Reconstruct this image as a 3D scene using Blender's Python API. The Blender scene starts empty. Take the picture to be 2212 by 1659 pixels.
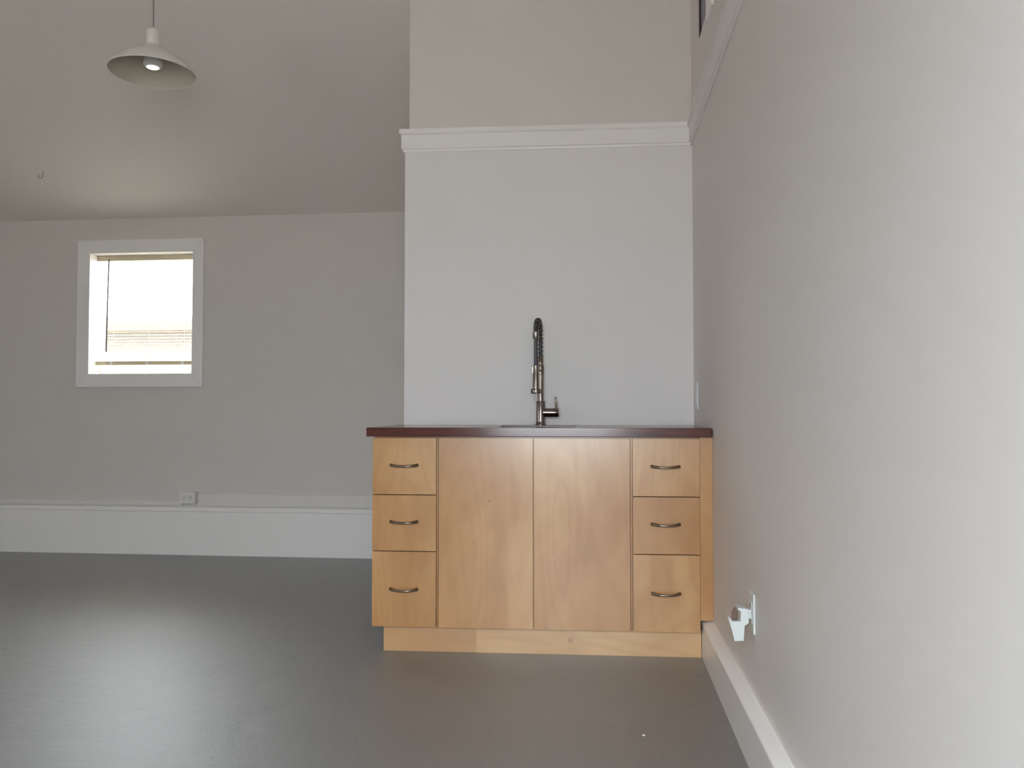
import bpy, bmesh, math, random
from mathutils import Vector, Matrix

SC = bpy.context.scene
COL = SC.collection
PI = math.pi
random.seed(7)

# ------------------------------------------------------------------ camera
FPX = 1760.0                                   # focal length in pixels of the 2212 px wide frame
cam_data = bpy.data.cameras.new('camera')
cam_data.sensor_fit = 'HORIZONTAL'
cam_data.sensor_width = 36.0
cam_data.lens = FPX / 2212.0 * 36.0
cam_data.clip_start = 0.02
cam_data.clip_end = 200
cam = bpy.data.objects.new('camera', cam_data)
COL.objects.link(cam)
cam.location = (0, 0, 0.987)
cam.rotation_euler = (math.radians(90) + math.atan(55.5 / FPX), 0, math.radians(5.9))
SC.camera = cam

# ------------------------------------------------------------------ daylight
SKY = 12.0                                      # radiance at the horizon
SKY_RISE = 3.7                                 # zenith / horizon
world = bpy.data.worlds.new('overcast_sky')
SC.world = world
world.use_nodes = True
wb = world.node_tree.nodes['Background']
wb.inputs['Color'].default_value = (0.86, 0.965, 1.03, 1)
# overcast sky: bright overhead, dimmer towards the horizon
_wt = world.node_tree
_tc = _wt.nodes.new('ShaderNodeTexCoord')
_sx = _wt.nodes.new('ShaderNodeSeparateXYZ')
_mr = _wt.nodes.new('ShaderNodeMapRange')
_mr.inputs['From Min'].default_value = 0.0
_mr.inputs['From Max'].default_value = 1.0
_mr.inputs['To Min'].default_value = SKY
_mr.inputs['To Max'].default_value = SKY * SKY_RISE
_wt.links.new(_tc.outputs['Generated'], _sx.inputs[0])
_wt.links.new(_sx.outputs['Z'], _mr.inputs['Value'])
_wt.links.new(_mr.outputs['Result'], wb.inputs['Strength'])


def portal(name, loc, rot, sx, sy):
    """guides daylight sampling through a window opening; emits nothing itself"""
    l = bpy.data.lights.new(name, 'AREA')
    l.shape = 'RECTANGLE'
    l.size, l.size_y = sx, sy
    l.cycles.is_portal = True
    o = bpy.data.objects.new(name, l)
    COL.objects.link(o)
    o.location = loc
    o.rotation_euler = rot
    return o


# ------------------------------------------------------------------ exposure
vs = SC.view_settings
vs.view_transform = 'Standard'
vs.look = 'None'
vs.exposure = 0.35
vs.gamma = 1.0
vs.use_curve_mapping = False
SC.cycles.max_bounces = 10
SC.cycles.diffuse_bounces = 7
SC.cycles.glossy_bounces = 4
SC.cycles.sample_clamp_indirect = 8.0
SC.cycles.caustics_reflective = False
SC.cycles.caustics_refractive = False


# ------------------------------------------------------------------ materials
def mat_base(name):
    m = bpy.data.materials.new(name)
    m.use_nodes = True
    nt = m.node_tree
    return m, nt, nt.nodes['Principled BSDF']


def simple(name, col, rough=0.5, metal=0.0, spec=0.5, bump=0.0, bscale=60.0, coat=0.0, var=0.03):
    m, nt, b = mat_base(name)
    b.inputs['Base Color'].default_value = (*col, 1)
    b.inputs['Roughness'].default_value = rough
    b.inputs['Metallic'].default_value = metal
    b.inputs['Specular IOR Level'].default_value = spec
    b.inputs['Coat Weight'].default_value = coat
    tc = nt.nodes.new('ShaderNodeTexCoord')
    n = nt.nodes.new('ShaderNodeTexNoise')
    n.inputs['Scale'].default_value = bscale
    n.inputs['Detail'].default_value = 4
    nt.links.new(tc.outputs['Object'], n.inputs['Vector'])
    if bump:
        bp = nt.nodes.new('ShaderNodeBump')
        bp.inputs['Strength'].default_value = bump
        bp.inputs['Distance'].default_value = 0.002
        nt.links.new(n.outputs['Fac'], bp.inputs['Height'])
        nt.links.new(bp.outputs['Normal'], b.inputs['Normal'])
    mx = nt.nodes.new('ShaderNodeMapRange')
    mx.inputs['To Min'].default_value = max(0.02, rough - var)
    mx.inputs['To Max'].default_value = min(1.0, rough + var)
    nt.links.new(n.outputs['Fac'], mx.inputs['Value'])
    nt.links.new(mx.outputs['Result'], b.inputs['Roughness'])
    return m


def ramp(nt, stops):
    r = nt.nodes.new('ShaderNodeValToRGB')
    els = r.color_ramp.elements
    while len(els) < len(stops):
        els.new(0.5)
    for e, (p, c) in zip(els, stops):
        e.position = p
        e.color = (*c, 1)
    return r


def maple(name, grain='z', cols=((0.445, 0.214, 0.074), (0.51, 0.262, 0.097), (0.60, 0.345, 0.143)), knot=None):
    """blotchy clear-finished maple veneer"""
    m, nt, b = mat_base(name)
    tc = nt.nodes.new('ShaderNodeTexCoord')
    oi = nt.nodes.new('ShaderNodeObjectInfo')
    mul = nt.nodes.new('ShaderNodeMath')
    mul.operation = 'MULTIPLY'
    mul.inputs[1].default_value = 37.0
    nt.links.new(oi.outputs['Random'], mul.inputs[0])
    comb = nt.nodes.new('ShaderNodeCombineXYZ')
    nt.links.new(mul.outputs[0], comb.inputs['X'])
    nt.links.new(mul.outputs[0], comb.inputs['Z'])
    add = nt.nodes.new('ShaderNodeVectorMath')
    add.operation = 'ADD'
    nt.links.new(tc.outputs['Object'], add.inputs[0])
    nt.links.new(comb.outputs[0], add.inputs[1])
    mp = nt.nodes.new('ShaderNodeMapping')
    mp.inputs['Scale'].default_value = (4.2, 4.2, 2.0) if grain == 'z' else (1.6, 5.0, 5.0)
    nt.links.new(add.outputs[0], mp.inputs['Vector'])
    n1 = nt.nodes.new('ShaderNodeTexNoise')          # cloudy figure
    n1.inputs['Scale'].default_value = 1.0
    n1.inputs['Detail'].default_value = 3
    n1.inputs['Distortion'].default_value = 0.8
    nt.links.new(mp.outputs[0], n1.inputs['Vector'])
    r1 = ramp(nt, [(0.30, cols[0]), (0.5, cols[1]), (0.70, cols[2])])
    nt.links.new(n1.outputs['Fac'], r1.inputs['Fac'])
    mp2 = nt.nodes.new('ShaderNodeMapping')
    mp2.inputs['Scale'].default_value = (9.0, 9.0, 1.6) if grain == 'z' else (1.6, 9.0, 9.0)
    nt.links.new(add.outputs[0], mp2.inputs['Vector'])
    wv = nt.nodes.new('ShaderNodeTexNoise')          # contour lines of a stretched noise = cathedral grain
    wv.inputs['Scale'].default_value = 0.55
    wv.inputs['Detail'].default_value = 1.0
    nt.links.new(mp2.outputs[0], wv.inputs['Vector'])
    fr = nt.nodes.new('ShaderNodeMath')
    fr.operation = 'MULTIPLY'
    fr.inputs[1].default_value = 22.0
    nt.links.new(wv.outputs['Fac'], fr.inputs[0])
    fr2 = nt.nodes.new('ShaderNodeMath')
    fr2.operation = 'PINGPONG'
    fr2.inputs[1].default_value = 1.0
    nt.links.new(fr.outputs[0], fr2.inputs[0])
    r2 = ramp(nt, [(0.0, (0.90, 0.85, 0.80)), (0.55, (1, 1, 1)), (1.0, (1, 1, 1))])
    nt.links.new(fr2.outputs[0], r2.inputs['Fac'])
    mx = nt.nodes.new('ShaderNodeMix')
    mx.data_type = 'RGBA'
    mx.blend_type = 'MULTIPLY'
    mx.inputs['Factor'].default_value = 0.5
    nt.links.new(r1.outputs['Color'], mx.inputs['A'])
    nt.links.new(r2.outputs['Color'], mx.inputs['B'])
    col_out = mx.outputs['Result']
    if knot:                                         # one small dark knot at a fixed spot of the wood
        p, r = knot
        sb = nt.nodes.new('ShaderNodeVectorMath')
        sb.operation = 'SUBTRACT'
        sb.inputs[1].default_value = p
        nt.links.new(tc.outputs['Object'], sb.inputs[0])
        ln = nt.nodes.new('ShaderNodeVectorMath')
        ln.operation = 'LENGTH'
        nt.links.new(sb.outputs[0], ln.inputs[0])
        kr = nt.nodes.new('ShaderNodeMapRange')
        kr.inputs['From Max'].default_value = r
        kr.inputs['To Min'].default_value = 0.45
        kr.inputs['To Max'].default_value = 0.0
        nt.links.new(ln.outputs['Value'], kr.inputs['Value'])
        km = nt.nodes.new('ShaderNodeMix')
        km.data_type = 'RGBA'
        km.inputs['B'].default_value = (0.20, 0.085, 0.035, 1)
        nt.links.new(kr.outputs['Result'], km.inputs['Factor'])
        nt.links.new(col_out, km.inputs['A'])
        col_out = km.outputs['Result']
    nt.links.new(col_out, b.inputs['Base Color'])
    b.inputs['Coat Weight'].default_value = 0.7
    b.inputs['Coat Roughness'].default_value = 0.24
    b.inputs['Roughness'].default_value = 0.30
    b.inputs['Specular IOR Level'].default_value = 0.7
    bp = nt.nodes.new('ShaderNodeBump')
    bp.inputs['Strength'].default_value = 0.05
    bp.inputs['Distance'].default_value = 0.002
    nt.links.new(n1.outputs['Fac'], bp.inputs['Height'])
    nt.links.new(bp.outputs['Normal'], b.inputs['Normal'])
    return m


def mahogany(name):
    m, nt, b = mat_base(name)
    tc = nt.nodes.new('ShaderNodeTexCoord')
    mp = nt.nodes.new('ShaderNodeMapping')
    mp.inputs['Scale'].default_value = (2.0, 30.0, 30.0)
    nt.links.new(tc.outputs['Object'], mp.inputs['Vector'])
    n = nt.nodes.new('ShaderNodeTexNoise')
    n.inputs['Scale'].default_value = 2.0
    n.inputs['Detail'].default_value = 6
    nt.links.new(mp.outputs[0], n.inputs['Vector'])
    r = ramp(nt, [(0.3, (0.075, 0.020, 0.014)), (0.7, (0.125, 0.036, 0.026))])
    nt.links.new(n.outputs['Fac'], r.inputs['Fac'])
    nt.links.new(r.outputs['Color'], b.inputs['Base Color'])
    b.inputs['Roughness'].default_value = 0.16
    b.inputs['Specular IOR Level'].default_value = 0.55
    return m


def floor_paint(name):
    """grey painted concrete, trowel-uneven, semi-gloss, a few scuffs"""
    m, nt, b = mat_base(name)
    tc = nt.nodes.new('ShaderNodeTexCoord')
    n1 = nt.nodes.new('ShaderNodeTexNoise')
    n1.inputs['Scale'].default_value = 1.3
    n1.inputs['Detail'].default_value = 5
    nt.links.new(tc.outputs['Object'], n1.inputs['Vector'])
    r = ramp(nt, [(0.3, (0.114, 0.112, 0.109)), (0.7, (0.136, 0.134, 0.130))])
    nt.links.new(n1.outputs['Fac'], r.inputs['Fac'])
    # scuffs: small dark flecks in the middle of the left floor
    mp = nt.nodes.new('ShaderNodeMapping')
    mp.inputs['Scale'].default_value = (9.0, 26.0, 1.0)
    nt.links.new(tc.outputs['Object'], mp.inputs['Vector'])
    n2 = nt.nodes.new('ShaderNodeTexNoise')
    n2.inputs['Scale'].default_value = 1.6
    n2.inputs['Detail'].default_value = 3
    nt.links.new(mp.outputs[0], n2.inputs['Vector'])
    r2 = ramp(nt, [(0.66, (1, 1, 1)), (0.76, (0.62, 0.60, 0.60))])
    nt.links.new(n2.outputs['Fac'], r2.inputs['Fac'])
    mx = nt.nodes.new('ShaderNodeMix')
    mx.data_type = 'RGBA'
    mx.blend_type = 'MULTIPLY'
    mx.inputs['Factor'].default_value = 1.0
    nt.links.new(r.outputs['Color'], mx.inputs['A'])
    nt.links.new(r2.outputs['Color'], mx.inputs['B'])
    nt.links.new(mx.outputs['Result'], b.inputs['Base Color'])
    b.inputs['Roughness'].default_value = 0.54
    b.inputs['Specular IOR Level'].default_value = 1.0
    b.inputs['Coat Weight'].default_value = 1.0
    b.inputs['Coat IOR'].default_value = 1.85
    b.inputs['Coat Roughness'].default_value = 0.50
    n3 = nt.nodes.new('ShaderNodeTexNoise')
    n3.inputs['Scale'].default_value = 7.0
    n3.inputs['Detail'].default_value = 6
    n3.inputs['Roughness'].default_value = 0.6
    nt.links.new(tc.outputs['Object'], n3.inputs['Vector'])
    n4 = nt.nodes.new('ShaderNodeTexNoise')
    n4.inputs['Scale'].default_value = 160.0
    n4.inputs['Detail'].default_value = 2
    nt.links.new(tc.outputs['Object'], n4.inputs['Vector'])
    ad = nt.nodes.new('ShaderNodeMath')
    ad.operation = 'MULTIPLY_ADD'
    ad.inputs[1].default_value = 0.10
    nt.links.new(n4.outputs['Fac'], ad.inputs[0])
    nt.links.new(n3.outputs['Fac'], ad.inputs[2])
    bp = nt.nodes.new('ShaderNodeBump')
    bp.inputs['Strength'].default_value = 0.6
    bp.inputs['Distance'].default_value = 0.012
    nt.links.new(ad.outputs[0], bp.inputs['Height'])
    nt.links.new(bp.outputs['Normal'], b.inputs['Normal'])
    return m


def glass(name, tint=(1, 1, 1)):
    m = bpy.data.materials.new(name)
    m.use_nodes = True
    nt = m.node_tree
    nt.nodes.clear()
    out = nt.nodes.new('ShaderNodeOutputMaterial')
    tr = nt.nodes.new('ShaderNodeBsdfTransparent')
    tr.inputs['Color'].default_value = (*tint, 1)
    gl = nt.nodes.new('ShaderNodeBsdfGlossy')
    gl.inputs['Roughness'].default_value = 0.03
    lw = nt.nodes.new('ShaderNodeLayerWeight')       # Schlick reflectance, the same from both faces of the sheet
    lw.inputs['Blend'].default_value = 0.5
    pw = nt.nodes.new('ShaderNodeMath')
    pw.operation = 'POWER'
    pw.inputs[1].default_value = 5.0
    nt.links.new(lw.outputs['Facing'], pw.inputs[0])
    fr = nt.nodes.new('ShaderNodeMath')
    fr.operation = 'MULTIPLY_ADD'
    fr.inputs[1].default_value = 0.96
    fr.inputs[2].default_value = 0.04
    nt.links.new(pw.outputs[0], fr.inputs[0])
    mx = nt.nodes.new('ShaderNodeMixShader')
    nt.links.new(fr.outputs[0], mx.inputs['Fac'])
    nt.links.new(tr.outputs[0], mx.inputs[1])
    nt.links.new(gl.outputs[0], mx.inputs[2])
    nt.links.new(mx.outputs[0], out.inputs['Surface'])
    return m


def screen_mat(name):
    m = bpy.data.materials.new(name)
    m.use_nodes = True
    nt = m.node_tree
    nt.nodes.clear()
    out = nt.nodes.new('ShaderNodeOutputMaterial')
    tr = nt.nodes.new('ShaderNodeBsdfTransparent')
    tr.inputs['Color'].default_value = (0.80, 0.775, 0.74, 1)
    d = nt.nodes.new('ShaderNodeBsdfDiffuse')
    d.inputs['Color'].default_value = (0.10, 0.10, 0.10, 1)
    mx = nt.nodes.new('ShaderNodeMixShader')
    mx.inputs['Fac'].default_value = 0.22
    nt.links.new(tr.outputs[0], mx.inputs[1])
    nt.links.new(d.outputs[0], mx.inputs[2])
    nt.links.new(mx.outputs[0], out.inputs['Surface'])
    return m


def slat_mat(name):
    m = bpy.data.materials.new(name)
    m.use_nodes = True
    nt = m.node_tree
    nt.nodes.clear()
    out = nt.nodes.new('ShaderNodeOutputMaterial')
    d = nt.nodes.new('ShaderNodeBsdfDiffuse')
    d.inputs['Color'].default_value = (0.93, 0.89, 0.81, 1)
    t = nt.nodes.new('ShaderNodeBsdfTranslucent')
    t.inputs['Color'].default_value = (0.86, 0.80, 0.70, 1)
    mx = nt.nodes.new('ShaderNodeMixShader')
    mx.inputs['Fac'].default_value = 0.15
    nt.links.new(d.outputs[0], mx.inputs[1])
    nt.links.new(t.outputs[0], mx.inputs[2])
    nt.links.new(mx.outputs[0], out.inputs['Surface'])
    return m


M = {}
M['wall'] = simple('painted_wall', (0.72, 0.67, 0.64), 0.55, spec=0.35, bump=0.06, bscale=180)
M['far'] = simple('dimmed_wall_paint', (0.67, 0.625, 0.59), 0.55, spec=0.35, bump=0.06, bscale=180)  # wall paint darkened, standing in for the weaker light there
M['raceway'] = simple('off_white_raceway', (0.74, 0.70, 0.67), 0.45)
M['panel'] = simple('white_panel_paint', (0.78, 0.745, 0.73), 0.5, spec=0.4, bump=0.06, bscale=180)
M['ceil'] = simple('painted_ceiling', (0.76, 0.705, 0.66), 0.6, spec=0.3, bump=0.05, bscale=150)
M['trim'] = simple('white_gloss_trim', (0.88, 0.85, 0.83), 0.30, spec=0.5, var=0.01, bscale=3)
M['floor'] = floor_paint('painted_concrete')
M['maple'] = maple('maple_veneer', 'z', knot=((-0.188, -0.28, 0.617), 0.010))
M['maple_h'] = maple('maple_board', 'x', ((0.60, 0.35, 0.165), (0.68, 0.425, 0.21), (0.74, 0.49, 0.26)), ((0.139, -0.247, 0.058), 0.016))
M['maple_s'] = maple('maple_board_short', 'x', ((0.50, 0.265, 0.118), (0.56, 0.315, 0.142), (0.62, 0.37, 0.175)))
M['counter'] = mahogany('red_brown_wood')
M['nickel'] = simple('brushed_nickel', (0.235, 0.20, 0.168), 0.20, metal=1.0)
M['pewter'] = simple('dark_pewter', (0.27, 0.22, 0.17), 0.26, metal=1.0)
M['dark_hose'] = simple('grey_hose', (0.055, 0.058, 0.068), 0.4, spec=0.4)
M['steel'] = simple('stainless_steel', (0.55, 0.54, 0.52), 0.3, metal=1.0)
M['plastic'] = simple('white_plastic', (0.70, 0.715, 0.70), 0.35)
M['slot'] = simple('dark_slot', (0.03, 0.03, 0.03), 0.6)
M['enamel'] = simple('white_enamel', (0.74, 0.72, 0.68), 0.35)
M['reflector'] = simple('beige_reflector', (0.50, 0.445, 0.365), 0.4)
M['cord'] = simple('grey_cord', (0.22, 0.21, 0.19), 0.6)
M['glass'] = glass('window_glass')
M['vial'] = glass('clear_vial', (0.80, 0.74, 0.70))
M['mesh_screen'] = screen_mat('insect_screen_mesh')
M['screen'] = simple('dark_bronze', (0.03, 0.022, 0.022), 0.5)
M['shade_grey'] = simple('shaded_recess_grey', (0.34, 0.32, 0.34), 0.6)  # grey carries the shade inside the high opening
M['slat'] = slat_mat('blind_slat')
M['rail'] = simple('blind_rail', (0.50, 0.43, 0.30), 0.5)
M['wand'] = simple('clear_grey_wand', (0.14, 0.12, 0.11), 0.4)
M['hook'] = simple('dark_wire', (0.16, 0.13, 0.11), 0.4, metal=0.3)
M['chip'] = simple('white_chip', (0.85, 0.85, 0.83), 0.6)
M['siding'] = simple('pale_siding', (0.19, 0.178, 0.16), 0.7)
M['eave'] = simple('tan_fascia', (0.175, 0.13, 0.085), 0.7)
M['ground'] = simple('pale_gravel', (0.41, 0.38, 0.35), 0.9, bump=0.3)
_m, _nt, _b = mat_base('frosted_bulb')
_b.inputs['Base Color'].default_value = (0.85, 0.85, 0.8, 1)
_b.inputs['Roughness'].default_value = 0.3
_b.inputs['Emission Color'].default_value = (1.0, 0.93, 0.78, 1)
_b.inputs['Emission Strength'].default_value = 1.0
M['bulb'] = _m


# ------------------------------------------------------------------ mesh helpers
def box(bm, x0, x1, y0, y1, z0, z1):
    v = [bm.verts.new(p) for p in ((x0, y0, z0), (x1, y0, z0), (x1, y1, z0), (x0, y1, z0),
                                   (x0, y0, z1), (x1, y0, z1), (x1, y1, z1), (x0, y1, z1))]
    for f in ((0, 3, 2, 1), (4, 5, 6, 7), (0, 1, 5, 4), (1, 2, 6, 5), (2, 3, 7, 6), (3, 0, 4, 7)):
        bm.faces.new([v[i] for i in f])
    return bm


def B(*a):
    return box(bmesh.new(), *a)


def hull8(bm, lo, hi):
    """prism between two quads (4 points each, same order)"""
    a = [bm.verts.new(p) for p in lo]
    b = [bm.verts.new(p) for p in hi]
    n = len(a)
    bm.faces.new(a[::-1])
    bm.faces.new(b)
    for i in range(n):
        j = (i + 1) % n
        bm.faces.new((a[i], a[j], b[j], b[i]))
    return bm


def lathe(bm, prof, ax=(0, 0), seg=32, axis='z', base=0.0, close=True):
    """prof: (radius, height) list; axis z: around (ax) in xy. axis x: heights along x, around (y,z)=ax"""
    rings = []
    for r, h in prof:
        ring = []
        for k in range(seg):
            t = 2 * PI * k / seg
            if axis == 'z':
                ring.append(bm.verts.new((ax[0] + r * math.cos(t), ax[1] + r * math.sin(t), h)))
            elif axis == 'x':
                ring.append(bm.verts.new((h, ax[0] + r * math.cos(t), ax[1] + r * math.sin(t))))
            else:
                ring.append(bm.verts.new((ax[0] + r * math.cos(t), h, ax[1] + r * math.sin(t))))
        rings.append(ring)
    for a, b in zip(rings, rings[1:]):
        for k in range(seg):
            j = (k + 1) % seg
            bm.faces.new((a[k], a[j], b[j], b[k]))
    if close:
        bm.faces.new(rings[0][::-1])
        bm.faces.new(rings[-1])
    return bm


def sweep(bm, pts, rads, seg=12, flat=1.0):
    """tube along points; rads one radius or list; flat squashes the second axis"""
    pts = [Vector(p) for p in pts]
    if not isinstance(rads, (list, tuple)):
        rads = [rads] * len(pts)
    rings = []
    up = Vector((0, 0, 1))
    t0 = (pts[1] - pts[0]).normalized()
    n = up.cross(t0)
    if n.length < 1e-3:
        n = Vector((1, 0, 0))
    n.normalize()
    for i, p in enumerate(pts):
        a = pts[max(i - 1, 0)]
        b = pts[min(i + 1, len(pts) - 1)]
        t = (b - a).normalized()
        n = (n - t * n.dot(t)).normalized()
        bn = t.cross(n)
        ring = []
        for k in range(seg):
            th = 2 * PI * k / seg
            ring.append(bm.verts.new(p + n * rads[i] * math.cos(th) + bn * rads[i] * flat * math.sin(th)))
        rings.append(ring)
    for a, b in zip(rings, rings[1:]):
        for k in range(seg):
            j = (k + 1) % seg
            bm.faces.new((a[k], a[j], b[j], b[k]))
    bm.faces.new(rings[0][::-1])
    bm.faces.new(rings[-1])
    return bm


def extrude_y(bm, poly, y0, y1):
    """polygon of (x, z) pushed from y0 to y1"""
    return hull8(bm, [(x, y0, z) for x, z in poly], [(x, y1, z) for x, z in poly])


def ring_xz(bm, ox0, ox1, oz0, oz1, ix0, ix1, iz0, iz1, y0, y1):
    """rectangular picture-frame ring standing in the xz plane, mitred"""
    O = [(ox0, oz0), (ox1, oz0), (ox1, oz1), (ox0, oz1)]
    I = [(ix0, iz0), (ix1, iz0), (ix1, iz1), (ix0, iz1)]
    for i in range(4):
        j = (i + 1) % 4
        q = [O[i], O[j], I[j], I[i]]
        hull8(bm, [(x, y0, z) for x, z in q], [(x, y1, z) for x, z in q])
    return bm


class Frame:
    def __init__(s, o, rz):
        s.o = Vector(o)
        s.rz = math.radians(rz)

    def w(s, x, y, z):
        c, n = math.cos(s.rz), math.sin(s.rz)
        return Vector((s.o.x + x * c - y * n, s.o.y + x * n + y * c, s.o.z + z))

    def loc(s, X, Y):
        c, n = math.cos(s.rz), math.sin(s.rz)
        dx, dy = X - s.o.x, Y - s.o.y
        return (dx * c + dy * n, -dx * n + dy * c)


WORLD = Frame((0, 0, 0), 0)
CAB = Frame((0.455, 3.285, 0), 1.5)            # the cabinet stands 1.5 degrees out of square with the room
OFF = {}


def thing(name, label, cat, off, frame=WORLD, group=None, kind=None):
    o = bpy.data.objects.new(name, None)
    COL.objects.link(o)
    o.empty_display_size = 0.1
    o.location = frame.w(*off)
    o.rotation_euler = (0, 0, frame.rz)
    OFF[o.name] = Vector(off)
    tag(o, label, cat, group, kind)
    return o


def tag(o, label=None, cat=None, group=None, kind=None):
    if label:
        o['label'] = label
    if cat:
        o['category'] = cat
    if group:
        o['group'] = group
    if kind:
        o['kind'] = kind
    return o


def mesh(name, bm, m, parent=None, frame=WORLD, off=None, bevel=0.0, seg=2, smooth=35, label=None):
    """links one mesh object. With a parent the vertices are given in the parent thing's frame coordinates."""
    root = parent
    while root is not None and root.parent is not None:
        root = root.parent
    if root is not None:
        o0 = OFF[root.name]
    elif off is not None:
        o0 = Vector(off)
    else:
        o0 = Vector((0, 0, 0))
    bmesh.ops.translate(bm, vec=-o0, verts=bm.verts)
    bmesh.ops.recalc_face_normals(bm, faces=bm.faces)
    me = bpy.data.meshes.new(name)
    bm.to_mesh(me)
    bm.free()
    if smooth:
        for p in me.polygons:
            p.use_smooth = True
        me.set_sharp_from_angle(angle=math.radians(smooth))
    me.materials.append(m)
    o = bpy.data.objects.new(name, me)
    COL.objects.link(o)
    if parent is not None:
        o.parent = parent
    else:
        o.location = frame.w(*o0)
        o.rotation_euler = (0, 0, frame.rz)
        OFF[o.name] = o0
    if bevel:
        md = o.modifiers.new('bevel', 'BEVEL')
        md.width = bevel
        md.segments = seg
        md.limit_method = 'ANGLE'
        md.angle_limit = math.radians(40)
        md.harden_normals = True
    if label:
        o['label'] = label
    return o


def struct(name, bm, m, parent=None, label=None, **k):
    o = mesh(name, bm, m, parent, **k)
    if parent is None:
        o['kind'] = 'structure'
        if label:
            o['label'] = label
            o['category'] = name.split('_')[0]
    return o


# ------------------------------------------------------------------ room shell
XR, XL = 0.459, -5.2                           # right and left wall faces
YB, YF = 5.33, -0.7                            # far wall face and the wall behind the camera
YRIDGE, SL = 1.6, 0.5                          # sloped ceiling: ridge line and pitch
ZB = 2.317                                     # ceiling height at the far wall


def zc(Y):
    if Y >= YRIDGE:
        return ZB + SL * (YB - Y)
    return ZB + SL * (YB - YRIDGE) - SL * (YRIDGE - Y)


TH = 0.15
struct('floor', B(XL - TH, XR + TH, YF - TH, YB + TH, -0.12, 0), M['floor'],
       label='grey painted concrete floor with a soft window sheen')

bm = bmesh.new()                               # two roof slopes, thick
for a, b in ((YB + TH, YRIDGE), (YRIDGE, YF - TH)):
    hull8(bm, [(XL - TH, a, zc(a)), (XR + TH, a, zc(a)), (XR + TH, b, zc(b)), (XL - TH, b, zc(b))],
          [(XL - TH, a, zc(a) + .15), (XR + TH, a, zc(a) + .15), (XR + TH, b, zc(b) + .15), (XL - TH, b, zc(b) + .15)])
struct('ceiling', bm, M['ceil'], smooth=0, label='white sloped ceiling rising from the far wall')


def strip_wall(x0, x1, spans, holes=()):
    """gable wall in the yz plane made of full-height strips; holes = (y0,y1,z0,z1)"""
    bm = bmesh.new()
    for a, b in spans:
        hs = [h for h in holes if abs(h[0] - a) < 1e-6 and abs(h[1] - b) < 1e-6]

        def piece(za0, zb0, za1, zb1):
            hull8(bm, [(x0, a, za0), (x1, a, za0), (x1, b, zb0), (x0, b, zb0)],
                  [(x0, a, za1), (x1, a, za1), (x1, b, zb1), (x0, b, zb1)])
        if hs:
            h = hs[0]
            piece(0, 0, h[2], h[2])
            piece(h[3], h[3], zc(a), zc(b))
        else:
            piece(0, 0, zc(a), zc(b))
    return bm


W2 = (3.31, 3.612, 2.63, 3.12)                 # high opening in the right wall: y0, y1, z0, z1
struct('wall_right', strip_wall(XR, XR + TH, [(YF, YRIDGE), (YRIDGE, W2[0]), (W2[0], W2[1]), (W2[1], YB)], [W2]),
       M['wall'], smooth=0, label='smooth white wall running along the right')
W4 = (0.1, 0.6, 1.2, 2.2)  # added unseen opening, lets fill light in from the left
struct('wall_left', strip_wall(XL - TH, XL, [(YF, W4[0]), (W4[0], W4[1]), (W4[1], YRIDGE), (YRIDGE, YB)], [W4]),
       M['wall'], smooth=0)

# far wall with the window opening
WX0, WX1, WZ0, WZ1 = -3.503, -2.754, 1.235, 2.073
bm = bmesh.new()
e = 0.012
box(bm, XL - TH, WX0 - e, YB, YB + TH, 0, ZB)
box(bm, WX1 + e, XR + TH, YB, YB + TH, 0, ZB)
box(bm, WX0 - e, WX1 + e, YB, YB + TH, 0, WZ0 - e)
box(bm, WX0 - e, WX1 + e, YB, YB + TH, WZ1 + e, ZB)
struct('wall_back', bm, M['far'], smooth=0, label='white far wall with the small window')

# wall behind the camera with a glazed opening
W3 = (-0.72, 0.42, 0.68, 1.98)                 # x0,x1,z0,z1
W5 = (-4.0, -3.5, 0.60, 1.80)  # added unseen opening, more fill light for the far side
ZF = zc(YF)
bm = bmesh.new()
box(bm, XL - TH, W5[0], YF - TH, YF, 0, ZF)
box(bm, W5[1], W3[0], YF - TH, YF, 0, ZF)
box(bm, W5[0], W5[1], YF - TH, YF, 0, W5[2])
box(bm, W5[0], W5[1], YF - TH, YF, W5[3], ZF)
box(bm, W3[1], XR + TH, YF - TH, YF, 0, ZF)
box(bm, W3[0], W3[1], YF - TH, YF, 0, W3[2])
box(bm, W3[0], W3[1], YF - TH, YF, W3[3], ZF)
struct('wall_front', bm, M['wall'], smooth=0)

# the boxed-out wall behind the sink (a solid block back to the far wall)
px0 = -1.367
pr = CAB.loc(XR + 0.02, 3.93)[0]


def block(x0, y0, z0, z1=None):
    """from local (x0,y0) back to the far wall, right end buried in the right wall"""
    P = [CAB.w(x0, y0, 0), CAB.w(pr, y0, 0)]
    a, b = P
    lo = [(a.x, a.y, z0), (b.x, b.y, z0), (b.x, YB + .02, z0), (a.x - .037, YB + .02, z0)]
    hi = [(x, y, (zc(y) + .02 if z1 is None else z1)) for x, y, _ in lo]
    return hull8(bmesh.new(), lo, hi)


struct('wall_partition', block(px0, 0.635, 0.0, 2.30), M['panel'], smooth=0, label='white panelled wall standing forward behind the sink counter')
struct('wall_partition_upper', block(px0 + 0.018, 0.650, 2.30), M['far'], smooth=0, label='off-white wall, darkened for weaker light, above the white moulding over the sink')

# picture rail: stepped profile (projection, z)
RAIL = [(0.0, 2.247), (0.007, 2.247), (0.009, 2.251), (0.009, 2.259), (0.016, 2.261), (0.016, 2.328), (0.019, 2.331),
        (0.025, 2.334), (0.025, 2.352), (0.023, 2.357), (0.0, 2.357)]


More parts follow.
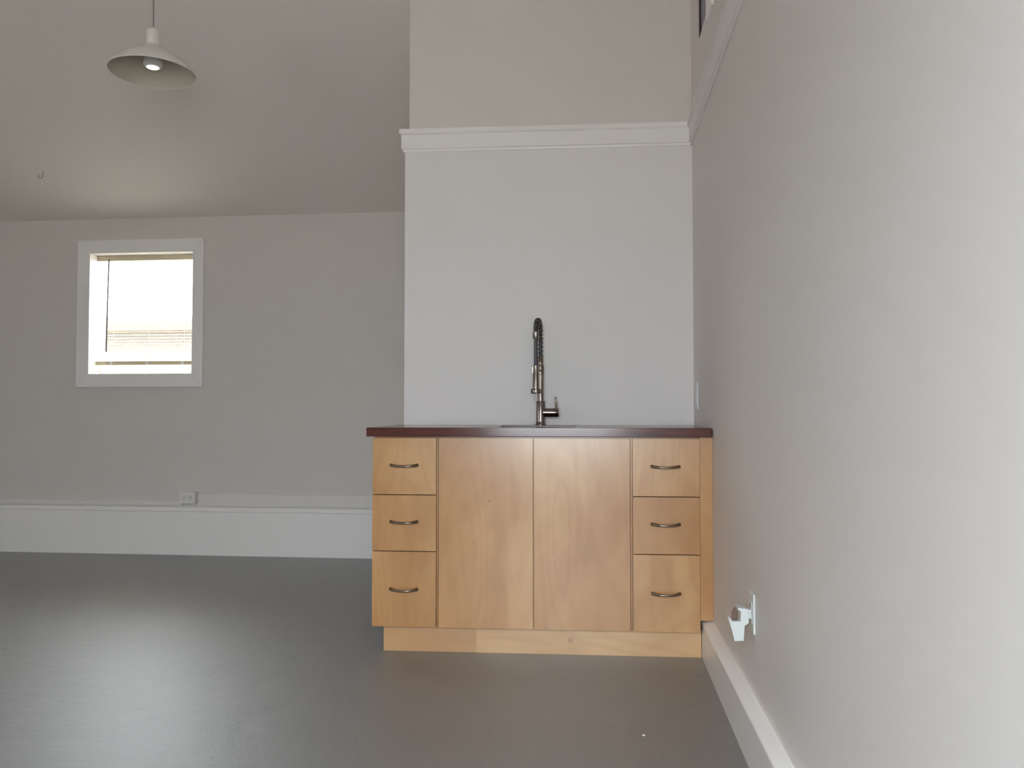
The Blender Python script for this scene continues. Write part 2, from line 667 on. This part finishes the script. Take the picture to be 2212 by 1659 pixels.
def rail_path(path, normals):
    """path: list of 2d points, normals: outward offset direction at each (already mitred)"""
    bm = bmesh.new()
    rings = [[bm.verts.new((p[0] + n[0] * d, p[1] + n[1] * d, z)) for d, z in RAIL] for p, n in zip(path, normals)]
    for a, b in zip(rings, rings[1:]):
        k = len(a)
        for i in range(k):
            j = (i + 1) % k
            bm.faces.new((a[i], a[j], b[j], b[i]))
    bm.faces.new(rings[0])
    bm.faces.new(rings[-1][::-1])
    return bm


cA = CAB.w(px0, 0.635, 0)
cB = CAB.w(CAB.loc(XR, 3.92)[0], 0.635, 0)
c_, s_ = math.cos(CAB.rz), math.sin(CAB.rz)
nf = (s_, -c_)                                 # out of the partition front
nl = (-c_, -s_)                                # out of its left end
struct('trim_1', rail_path([(cA.x - .036, YB), (cA.x, cA.y), (cB.x, cB.y)],
                           [nl, (nf[0] + nl[0], nf[1] + nl[1]), nf]), M['trim'], smooth=30,
       label='white stepped moulding across the wall above the sink')
struct('trim_2', rail_path([(XR, 3.92), (XR, YF)], [(-1, 0), (-1, 0)]), M['panel'], smooth=30,
       label='white stepped moulding running along the right wall')

# baseboards
bb = extrude_y(bmesh.new(), [(0.4155, 0.0), (XR, 0.0), (XR, 0.150), (0.446, 0.150), (0.4185, 0.143), (0.4155, 0.138)], YF, 3.345)
struct('baseboard_right', bb, M['trim'], smooth=20, label='tall white baseboard along the right wall')
prof = [(5.310, 0.0), (YB, 0.0), (YB, 0.324), (5.306, 0.324), (5.302, 0.319), (5.302, 0.300), (5.320, 0.2985), (5.320, 0.2945), (5.310, 0.293)]
bbm = hull8(bmesh.new(), [(XL, y, z) for y, z in prof], [(-0.97, y, z) for y, z in prof])
struct('baseboard_back', bbm, M['trim'], smooth=20, label='deep white baseboard ledge along the far wall')

# ------------------------------------------------------------------ window in the far wall
w1 = bpy.data.objects.new('window_1', None)
COL.objects.link(w1)
w1.location = ((WX0 + WX1) / 2, YB, WZ0)
OFF['window_1'] = Vector(w1.location)
tag(w1, 'small bright window with white casing in the far wall', 'window', kind='structure')
mesh('casing', ring_xz(bmesh.new(), -3.595, -2.676, 1.143, 2.166, WX0, WX1, WZ0, WZ1, YB - 0.019, YB), M['trim'], w1, bevel=0.002)
jm = ring_xz(bmesh.new(), WX0 - e, WX1 + e, WZ0 - e, WZ1 + e, WX0, WX1, WZ0, WZ1, YB, YB + TH + 0.01)
mesh('jamb', jm, M['trim'], w1)
mesh('sash', ring_xz(bmesh.new(), WX0, WX1, WZ0, WZ1, WX0 + .022, WX1 - .022, WZ0 + .022, WZ1 - .022, YB + .115, YB + .145), M['trim'], w1, bevel=0.002)
mesh('meeting_rail', B(WX0 + .022, WX1 - .022, YB + .112, YB + .140, 1.622, 1.648), M['trim'], w1, bevel=0.002)
mesh('pane', B(WX0 + .02, WX1 - .02, YB + .128, YB + .131, WZ0 + .02, 1.625), M['glass'], w1)
mesh('pane', B(WX0 + .02, WX1 - .02, YB + .128, YB + .131, 1.645, WZ1 - .02), M['glass'], w1)
mesh('insect_screen', B(WX0 + .004, WX1 - .004, YB + .150, YB + .1512, WZ0 + .004, 1.640), M['mesh_screen'], w1)
portal('portal_far_window', ((WX0 + WX1) / 2, YB + TH + .03, (WZ0 + WZ1) / 2), (PI / 2, 0, PI), WX1 - WX0, WZ1 - WZ0)
bpy.data.objects['portal_far_window'].rotation_euler = (-PI / 2, 0, 0)

# high opening in the right wall
w2 = bpy.data.objects.new('window_2', None)
COL.objects.link(w2)
w2.location = (XR, W2[0], W2[2])
OFF['window_2'] = Vector(w2.location)
tag(w2, 'high narrow shadowed opening at the top of the right wall', 'window', kind='structure')
mesh('back_panel', B(XR + .10, XR + .13, W2[0], W2[1], W2[2], W2[3]), M['shade_grey'], w2)
mesh('side_panel', B(XR + .004, XR + .10, W2[1] - .012, W2[1], W2[2], W2[3]), M['shade_grey'], w2)
mesh('dark_edge', B(XR - .002, XR + .006, W2[1] - .016, W2[1] + .004, W2[2], W2[3]), M['screen'], w2)
mesh('casing', B(XR - .014, XR, 3.17, 3.305, 2.555, W2[3] + .05), M['trim'], w2, bevel=0.002)

# inferred window behind the camera, plus two unseen ones added for fill light
for nm, W, lab in (('window_3', W3, 'tall window in the wall behind the camera'), ('added_window_rear', W5, 'unseen window added for fill light behind the camera, to the left')):
    w3 = bpy.data.objects.new(nm, None)
    COL.objects.link(w3)
    w3.location = ((W[0] + W[1]) / 2, YF, W[2])
    OFF[nm] = Vector(w3.location)
    tag(w3, lab, 'window', kind='structure')
    mesh('sash', ring_xz(bmesh.new(), W[0], W[1], W[2], W[3], W[0] + .05, W[1] - .05, W[2] + .05, W[3] - .05, YF - .10, YF - .05), M['trim'], w3, bevel=.003)
    mesh('pane', B(W[0] + .04, W[1] - .04, YF - .078, YF - .074, W[2] + .04, W[3] - .04), M['glass'], w3)
    portal('portal_near_window', ((W[0] + W[1]) / 2, YF - TH - .02, (W[2] + W[3]) / 2), (PI / 2, 0, 0), W[1] - W[0], W[3] - W[2])
w4 = bpy.data.objects.new('added_window_left', None)
COL.objects.link(w4)
w4.location = (XL, (W4[0] + W4[1]) / 2, W4[2])
OFF['added_window_left'] = Vector(w4.location)
tag(w4, 'unseen window added for fill light in the left wall outside the view', 'window', kind='structure')
bm = bmesh.new()
for (a, b, c, d) in ((W4[0], W4[1], W4[2], W4[2] + .05), (W4[0], W4[1], W4[3] - .05, W4[3]), (W4[0], W4[0] + .05, W4[2], W4[3]),
                     (W4[1] - .05, W4[1], W4[2], W4[3]), (.33, .37, W4[2], W4[3])):
    box(bm, XL - .10, XL - .05, a, b, c, d)
mesh('sash', bm, M['trim'], w4)
mesh('pane', B(XL - .078, XL - .074, W4[0] + .04, W4[1] - .04, W4[2] + .04, W4[3] - .04), M['glass'], w4)
portal('portal_added_left', (XL - TH - .02, (W4[0] + W4[1]) / 2, (W4[2] + W4[3]) / 2), (0, -PI / 2, 0), W4[3] - W4[2], W4[1] - W4[0])

# ------------------------------------------------------------------ outside the far window
struct('ground', B(-40, 30, -30, 60, -0.5, -0.3), M['ground'])
nh = thing('neighbouring_house', 'house outside, seen through the blind of the far window', 'house', (-8.5, 12.0, -0.3))
mesh('wall', B(-18, 0, 12.0, 18, -0.3, 2.18), M['siding'], nh)
mesh('roof', hull8(bmesh.new(), [(-18.4, 11.6, 2.18), (.4, 11.6, 2.18), (.4, 18.4, 2.18), (-18.4, 18.4, 2.18)],
                   [(-18.4, 11.6, 2.36), (.4, 11.6, 2.36), (.4, 18.4, 2.36), (-18.4, 18.4, 2.36)]), M['eave'], nh)

# ------------------------------------------------------------------ venetian blind
BY = YB + .080
bl = thing('venetian_blind', 'pale slatted blind hanging in the far window', 'blind', (-3.13, BY, 2.073))
mesh('head_rail', B(-3.499, -2.758, BY - .014, BY + .014, 2.036, 2.071), M['rail'], bl, bevel=.0015)
bm = bmesh.new()
NS = 33
for i in range(NS):
    z = 2.018 - i * (2.018 - 1.342) / (NS - 1)
    rows = []
    for k in range(5):
        u = -1 + 2 * k / 4
        yy = BY + u * .0125 * math.cos(.31)
        zz = z + .0022 * (1 - u * u) + u * .0125 * math.sin(.31)
        rows.append((bm.verts.new((-3.494, yy, zz)), bm.verts.new((-2.762, yy, zz))))
    for a, b in zip(rows, rows[1:]):
        bm.faces.new((a[0], a[1], b[1], b[0]))
mesh('slats', bm, M['slat'], bl, smooth=60)
br = mesh('bottom_rail', B(-3.503, -2.758, BY - .012, BY + .012, 1.300, 1.326), M['rail'], bl, bevel=.002)
for x in (-3.39, -3.125, -2.865):
    mesh('rail_clip', B(x - .009, x + .009, BY - .0135, BY - .0115, 1.301, 1.325), M['plastic'], br)
for x in (-3.39, -3.125, -2.865):
    bm = bmesh.new()
    for dy in (-.0125, .0125):
        box(bm, x - .0006, x + .0006, BY + dy - .0005, BY + dy + .0005, 1.32, 2.04)
    mesh('ladder_cord', bm, M['plastic'], bl)
mesh('tilt_wand', sweep(bmesh.new(), [(-3.412, BY - .020, 2.045), (-3.413, BY - .024, 1.9), (-3.420, BY - .026, 1.392)], .0054, 8), M['wand'], bl)

# ------------------------------------------------------------------ kitchen base cabinet
cb = thing('base_cabinet', 'maple sink cabinet with two plain doors between stacks of drawers', 'cabinet', (-0.70, 0.30, 0), CAB)
X0, X1, Z0, Z1 = -1.367, -0.047, 0.106, 0.871
FY = 0.020                                     # front faces of doors and drawers
BYF = 0.040                                    # front of the carcass
bm = bmesh.new()
t = 0.018
box(bm, X0 + .002, X0 + t, BYF, .628, Z0, .8775)                   # carcass sides, floor, back, rails, uprights
box(bm, X1 - t, X1, BYF, .600, Z0, .8775)
box(bm, X0 + t, X1 - t, BYF, .628, Z0, Z0 + t)
box(bm, X0 + t, X1 - t, .616, .628, Z0 + t, .8775)
box(bm, X0 + t, X1 - t, BYF, BYF + .05, .850, .8775)
for xa in (-1.1110, -.3275):
    box(bm, xa, xa + .024, BYF, .610, Z0 + t, .850)
for xa in (-1.1012, -.3192):
    box(bm, xa, xa + .0050, FY + .003, BYF, Z0, .8775)             # thin edge showing between drawers and doors
box(bm, -.7130, -.7020, BYF, BYF + .018, Z0 + t, .850)
mesh('carcass', bm, M['maple'], cb, bevel=.0006, seg=1)
mesh('filler_strip', extrude_y(bmesh.new(), [(X1 + .001, .1525), (.0042, .1525), (.0042, .8775), (X1 + .001, .8775)], FY + .004, FY + .024), M['maple'], cb, bevel=.0008)
mesh('toe_kick', B(-1.325, -.9442, .053, .071, 0.0, .106), M['maple_s'], cb, bevel=.0004, label='darker left board of the recessed base')
mesh('toe_kick', B(-.9440, -.040, .053, .071, 0.0, .106), M['maple_h'], cb, bevel=.0004, label='paler right board of the recessed base')


def pull(parent, x, z):
    pts, rads = [], []
    N = 24
    for i in range(N + 1):
        u = -1 + 2 * i / N
        a = abs(u)
        y = FY - .004 - .022 * (1 - a ** 2.6)
        pts.append((x + u * .0545, y, z + .0012 - .0035 * (1 - u * u)))
        rads.append(.0044 + .0024 * a ** 2)
    bmh = sweep(bmesh.new(), pts, rads, 12)
    for s in (-1, 1):
        lathe(bmh, [(.0066, FY + .0005), (.0066, FY - .003), (.005, FY - .0055)], (x + s * .0535, z + .0012), 16, 'y')
    return mesh('handle', bmh, M['pewter'], parent, smooth=60)


for x0, x1, hx in ((X0, -1.1035, -1.2355), (-.3105, X1, -.1815)):
    for z0, z1, hz in ((.6415, Z1, .7595), (.4125, .6385, .5305), (Z0, .4095, .2575)):
        d = mesh('drawer', B(x0, x1, FY, FY + .0185, z0, z1), M['maple'], cb, bevel=.0008)
        pull(d, hx, hz)
for x0, x1 in ((-1.0935, -.7095), (-.7055, -.3220)):
    mesh('door', B(x0, x1, FY, FY + .0185, Z0, Z1), M['maple'], cb, bevel=.0008)

# ------------------------------------------------------------------ countertop, sink, faucet
SX0, SX1, SY0, SY1 = -.869, -.538, .115, .470
ZT0, ZT1 = .8776, .9145
cr = (CAB.loc(XR - .004, CAB.w(0, 0, 0).y)[0] - .0005, CAB.loc(XR - .003, 3.917)[0])
outer = [(-1.389, 0.0), (-.0025, 0.0), (cr[1], .633), (-1.389, .633)]
inner = [(SX0, SY0), (SX1, SY0), (SX1, SY1), (SX0, SY1)]
bm = bmesh.new()
V = {}
for nm, pl in (('o', outer), ('i', inner)):
    for lv, z in ((0, ZT0), (1, ZT1)):
        V[nm, lv] = [bm.verts.new((x, y, z)) for x, y in pl]
for i in range(4):
    j = (i + 1) % 4
    bm.faces.new((V['o', 1][i], V['o', 1][j], V['i', 1][j], V['i', 1][i]))
    bm.faces.new((V['o', 0][j], V['o', 0][i], V['i', 0][i], V['i', 0][j]))
    bm.faces.new((V['o', 0][i], V['o', 0][j], V['o', 1][j], V['o', 1][i]))
    bm.faces.new((V['i', 0][j], V['i', 0][i], V['i', 1][i], V['i', 1][j]))
ct = mesh('countertop', bm, M['counter'], None, CAB, off=(-.70, .30, ZT0), bevel=.0028, seg=3)
tag(ct, 'dark red-brown wooden countertop with a square front edge', 'countertop')

sk = thing('sink', 'small sunken sink let into the dark wooden countertop', 'sink', (-.7035, .29, .72), CAB)
bm = bmesh.new()
g = .004


def tub(x0, x1, y0, y1, z0, z1):
    v = [bm.verts.new(p) for p in ((x0, y0, z1), (x1, y0, z1), (x1, y1, z1), (x0, y1, z1),
                                   (x0 + .012, y0 + .012, z0), (x1 - .012, y0 + .012, z0), (x1 - .012, y1 - .012, z0), (x0 + .012, y1 - .012, z0))]
    return v


a = tub(SX0 - g, SX1 + g, SY0 - g, SY1 + g, .724, ZT0 - .0005)
b = tub(SX0 - g - .002, SX1 + g + .002, SY0 - g - .002, SY1 + g + .002, .720, ZT0 - .0005)
for i in range(4):
    j = (i + 1) % 4
    bm.faces.new((a[i], a[j], a[j + 4], a[i + 4]))
    bm.faces.new((b[j], b[i], b[i + 4], b[j + 4]))
    bm.faces.new((a[i], b[i], b[j], a[j]))
bm.faces.new(a[4:])
bm.faces.new(b[4:][::-1])
mesh('basin', bm, M['steel'], sk, bevel=.008, seg=3)
mesh('drain', lathe(bmesh.new(), [(.040, .7242), (.040, .7262), (.034, .7270), (.030, .7255), (.006, .7250)], (-.7035, .30), 32), M['nickel'], sk)

FX, FYL = -.7005, .560
FH = .190                                      # reach of the arch towards the room
fc = thing('kitchen_faucet', 'tall brushed-metal spring faucet with pull-down spray head behind the sink', 'faucet', (FX, FYL, ZT1), CAB)
mesh('body', lathe(bmesh.new(), [(.0262, ZT1), (.0262, ZT1 + .003), (.0225, ZT1 + .010), (.0215, ZT1 + .020), (.0215, 1.026), (.0208, 1.028), (.0145, 1.0285)], (FX, FYL), 40), M['nickel'], fc, smooth=40)
mesh('pole', lathe(bmesh.new(), [(.0140, 1.027), (.0140, 1.150), (.0158, 1.152), (.0158, 1.192), (.0150, 1.197), (.0128, 1.199), (.0128, 1.240), (.0115, 1.242)], (FX, FYL), 32), M['nickel'], fc, smooth=40)
SWV = math.radians(-4)                         # the arch is swivelled a touch to the left


def arch(s):
    """centre line of the hose: s metres along it from the pole top"""
    zb, r = 1.242, FH / 2
    l1 = 1.300 - zb
    if s < l1:
        u, z = 0.0, zb + s
    elif s < l1 + PI * r:
        a = (s - l1) / r
        u, z = r - r * math.cos(a), 1.300 + r * math.sin(a)
    else:
        u, z = FH, 1.300 - (s - l1 - PI * r)
    return Vector((FX + u * math.sin(SWV), FYL - u * math.cos(SWV), z))


LA = (1.300 - 1.242) + PI * FH / 2
hose_pts = [arch(LA * i / 48) for i in range(49)] + [arch(LA + .118 * i / 6) for i in range(1, 7)]
mesh('hose', sweep(bmesh.new(), hose_pts, .0092, 14), M['dark_hose'], fc, smooth=60)
# open coil spring around the hose from the pole top to the collar
pts = []
turns, LS = 17.5, LA - .012
for i in range(int(turns * 18) + 1):
    s = LS * i / (turns * 18)
    p = arch(s)
    tdir = (arch(s + .002) - arch(max(0, s - .002))).normalized()
    side = Vector((math.cos(SWV), math.sin(SWV), 0))
    bn = tdir.cross(side).normalized()
    th = 2 * PI * turns * s / LS
    pts.append(p + side * .0128 * math.cos(th) + bn * .0128 * math.sin(th))
mesh('spring', sweep(bmesh.new(), pts, .0019, 6), M['nickel'], fc, smooth=60)
hx, hy = arch(LA + .05).x, arch(LA + .05).y
mesh('spring_collar', lathe(bmesh.new(), [(.0100, 1.336), (.0142, 1.335), (.0142, 1.308), (.0130, 1.305), (.0095, 1.305)], (hx, hy), 28), M['nickel'], fc, smooth=40)
sp = mesh('spray_head', lathe(bmesh.new(), [(.0098, 1.186), (.0126, 1.184), (.0132, 1.150), (.0136, 1.148), (.0148, 1.082), (.0150, 1.080), (.0232, 1.079), (.0238, 1.077), (.0238, 1.062), (.0230, 1.059), (.0180, 1.058)], (hx, hy), 36), M['nickel'], fc, smooth=40)
mesh('button', B(hx - .0162, hx - .0112, hy - .0095, hy + .0035, 1.150, 1.180), M['pewter'], sp, bevel=.001)
mesh('dock_arm', sweep(bmesh.new(), [(FX, FYL - .012, 1.170), ((FX + hx) / 2, (FYL + hy) / 2, 1.170), (hx, hy + .012, 1.170)], .0055, 10), M['nickel'], fc)
LZ = .9735
vl = mesh('valve', lathe(bmesh.new(), [(.0120, FX + .010), (.0208, FX + .012), (.0208, FX + .0605), (.0200, FX + .0612), (.0200, FX + .0620), (.0208, FX + .0628), (.0208, FX + .0835), (.0200, FX + .0845)], (FYL, LZ), 36, 'x'), M['nickel'], fc, smooth=40)
mesh('lever', sweep(bmesh.new(), [(FX + .0715, FYL, LZ + .015), (FX + .0705, FYL - .002, LZ + .045), (FX + .0690, FYL - .004, LZ + .070), (FX + .0688, FYL - .004, LZ + .0735)], [.0050, .0048, .0045, .0028], 12), M['nickel'], vl, smooth=50)

# ------------------------------------------------------------------ pendant lamp
PX, PYY = -1.944, 3.372
pd = thing('pendant_lamp', 'white enamel pendant lamp with a wide shallow shade', 'lamp', (PX, PYY, 2.475))
prof_o = [(.181, 2.472), (.1845, 2.476), (.180, 2.482), (.155, 2.509), (.119, 2.538), (.080, 2.563), (.048, 2.579), (.033, 2.590), (.029, 2.600)]
prof_i = [(.1795, 2.4735), (.177, 2.480), (.152, 2.506), (.117, 2.534), (.078, 2.559), (.046, 2.575), (.031, 2.586), (.027, 2.598)]
mesh('shade', lathe(bmesh.new(), [(.1795, 2.4735)] + prof_o, (PX, PYY), 64, close=False), M['enamel'], pd, smooth=50)
mesh('reflector', lathe(bmesh.new(), prof_i, (PX, PYY), 64, close=False), M['reflector'], pd, smooth=50, label='dull beige inside of the shade')
mesh('neck', lathe(bmesh.new(), [(.0285, 2.590), (.0285, 2.655), (.024, 2.664), (.012, 2.670), (.006, 2.676)], (PX, PYY), 32), M['enamel'], pd, smooth=40)
zt = zc(PYY)
mesh('cord', sweep(bmesh.new(), [(PX, PYY, 2.672), (PX - .001, PYY, 2.9), (PX, PYY, zt - .02)], .0035, 8), M['cord'], pd)
mesh('canopy', lathe(bmesh.new(), [(.012, zt - .05), (.05, zt - .035), (.06, zt - .02), (.06, zt + .03)], (PX, PYY), 32), M['enamel'], pd)
mesh('bulb_holder', lathe(bmesh.new(), [(.020, 2.600), (.020, 2.560), (.026, 2.555), (.038, 2.530), (.0405, 2.514), (.038, 2.503), (.0285, 2.4985)], (PX, PYY), 32), M['enamel'], pd, smooth=50)
mesh('bulb', lathe(bmesh.new(), [(.0275, 2.502), (.0270, 2.4975), (.024, 2.4955), (.012, 2.4945), (.002, 2.494)], (PX, PYY), 32), M['bulb'], pd, smooth=60)

# ------------------------------------------------------------------ ceiling hook
HXX, HYY = -3.575, 4.896
hz = zc(HYY)
hk = [(HXX + .014, HYY, hz + .005), (HXX + .012, HYY, hz - .018), (HXX + .008, HYY, hz - .034)]
for i in range(9):
    a = -PI * i / 8
    hk.append((HXX - .004 + .012 * math.cos(a), HYY, hz - .036 + .013 * math.sin(a)))
hk.append((HXX - .019, HYY, hz - .022))
ho = mesh('ceiling_hook', sweep(bmesh.new(), hk, .0017, 8), M['hook'], None, off=(HXX, HYY, hz))
tag(ho, 'tiny dark wire hook in the sloped ceiling above the window', 'hook')

# ------------------------------------------------------------------ raceways and the outlet box on the far wall
r1 = mesh('cable_raceway', B(XL + .02, -2.8125, YB - .016, YB, .3325, .3660), M['raceway'], None, off=(-3.8, YB, .3245), bevel=.003)
tag(r1, 'thin white cable raceway left of the outlet box on the far wall', 'raceway')
r2 = mesh('cable_raceway', B(-2.7035, -.985, YB - .012, YB, .3325, .4140), M['raceway'], None, off=(-2.1, YB, .3245), bevel=.003)
tag(r2, 'tall white cable raceway right of the outlet box on the far wall', 'raceway')
ob = thing('outlet_box', 'white surface-mounted outlet box on the far wall between two raceways', 'outlet', (-2.758, YB, .352))
mesh('box', B(-2.812, -2.704, YB - .042, YB, .352, .431), M['raceway'], ob, bevel=.002)
mesh('cover_plate', B(-2.814, -2.702, YB - .046, YB - .042, .351, .432), M['raceway'], ob, bevel=.0015)
for cx in (-2.779, -2.737):
    rc = mesh('socket', B(cx - .014, cx + .014, YB - .0475, YB - .045, .375, .408), M['plastic'], ob, bevel=.002)
    bm = bmesh.new()
    box(bm, cx - .007, cx + .002, YB - .0481, YB - .047, .382, .3845)
    box(bm, cx - .007, cx + .001, YB - .0481, YB - .047, .397, .3995)
    lathe(bm, [(.0026, YB - .0481), (.0026, YB - .047)], (cx + .008, .391), 12, 'y')
    mesh('slots', bm, M['slot'], rc)

# ------------------------------------------------------------------ right wall: outlet, plug-in, switch
oy = 2.486
wo = thing('wall_outlet', 'white outlet plate low on the right wall behind the plug-in freshener', 'outlet', (XR, oy, .335))
mesh('cover_plate', B(XR - .0062, XR, oy - .035, oy + .035, .3320, .4475), M['plastic'], wo, bevel=.0025, seg=3)
for zz in (.372, .408):
    rc = mesh('socket', B(XR - .0078, XR - .006, oy - .0165, oy + .0165, zz - .014, zz + .014), M['plastic'], wo, bevel=.002)
    bm = bmesh.new()
    for dy in (-.0065, .0065):
        box(bm, XR - .0084, XR - .0076, oy + dy - .0012, oy + dy + .0012, zz - .002, zz + .007)
    mesh('slots', bm, M['slot'], rc)

af = thing('plug_in_freshener', 'white plug-in air freshener with a clear vial on the right wall outlet', 'air freshener', (.425, oy, .31))
poly = [(.4395, .4035), (.4430, .364), (.4385, .3600), (.4302, .3545), (.4272, .3110), (.4010, .3090), (.3935, .3400), (.3806, .3855), (.3840, .3800),
        (.3950, .3662), (.4170, .3662), (.4190, .3700), (.4195, .3957), (.4120, .4010), (.4095, .4070)]
bm = bmesh.new()
y0, y1 = oy - .023, oy + .023
hull8(bm, [(x, y0, z) for x, z in poly], [(x, y1, z) for x, z in poly])
mesh('body', bm, M['plastic'], af, bevel=.0022, seg=3)
mesh('vial', lathe(bmesh.new(), [(.0035, .3663), (.0085, .3670), (.0100, .3720), (.0100, .3860), (.0085, .3920), (.0050, .3950), (.0050, .4010), (.0030, .4020)], (.4060, oy), 24), M['vial'], af, smooth=50)
mesh('plug_prongs', B(.4400, XR - .0070, oy - .009, oy + .009, .372, .398), M['plastic'], af, bevel=.001)

ls = thing('light_switch', 'white switch plate at the back of the right wall above the counter', 'light switch', (XR, 3.775, .99))
mesh('cover_plate', B(XR - .006, XR, 3.740, 3.810, .987, 1.1115), M['plastic'], ls, bevel=.002, seg=3)
mesh('rocker', B(XR - .0085, XR - .0055, 3.7585, 3.7915, 1.016, 1.083), M['plastic'], ls, bevel=.001)

# ------------------------------------------------------------------ crumb on the floor
bm = bmesh.new()
bmesh.ops.create_icosphere(bm, subdivisions=2, radius=.0042)
for v in bm.verts:
    v.co = Vector((v.co.x * (1 + .3 * math.sin(v.co.y * 900)), v.co.y * 1.1, v.co.z * .6 + .0025)) + Vector((.140, 2.525, 0))
cp = mesh('paint_chip', bm, M['chip'], None, off=(.140, 2.525, 0))
tag(cp, 'tiny white chip lying on the grey floor before the cabinet', 'chip')
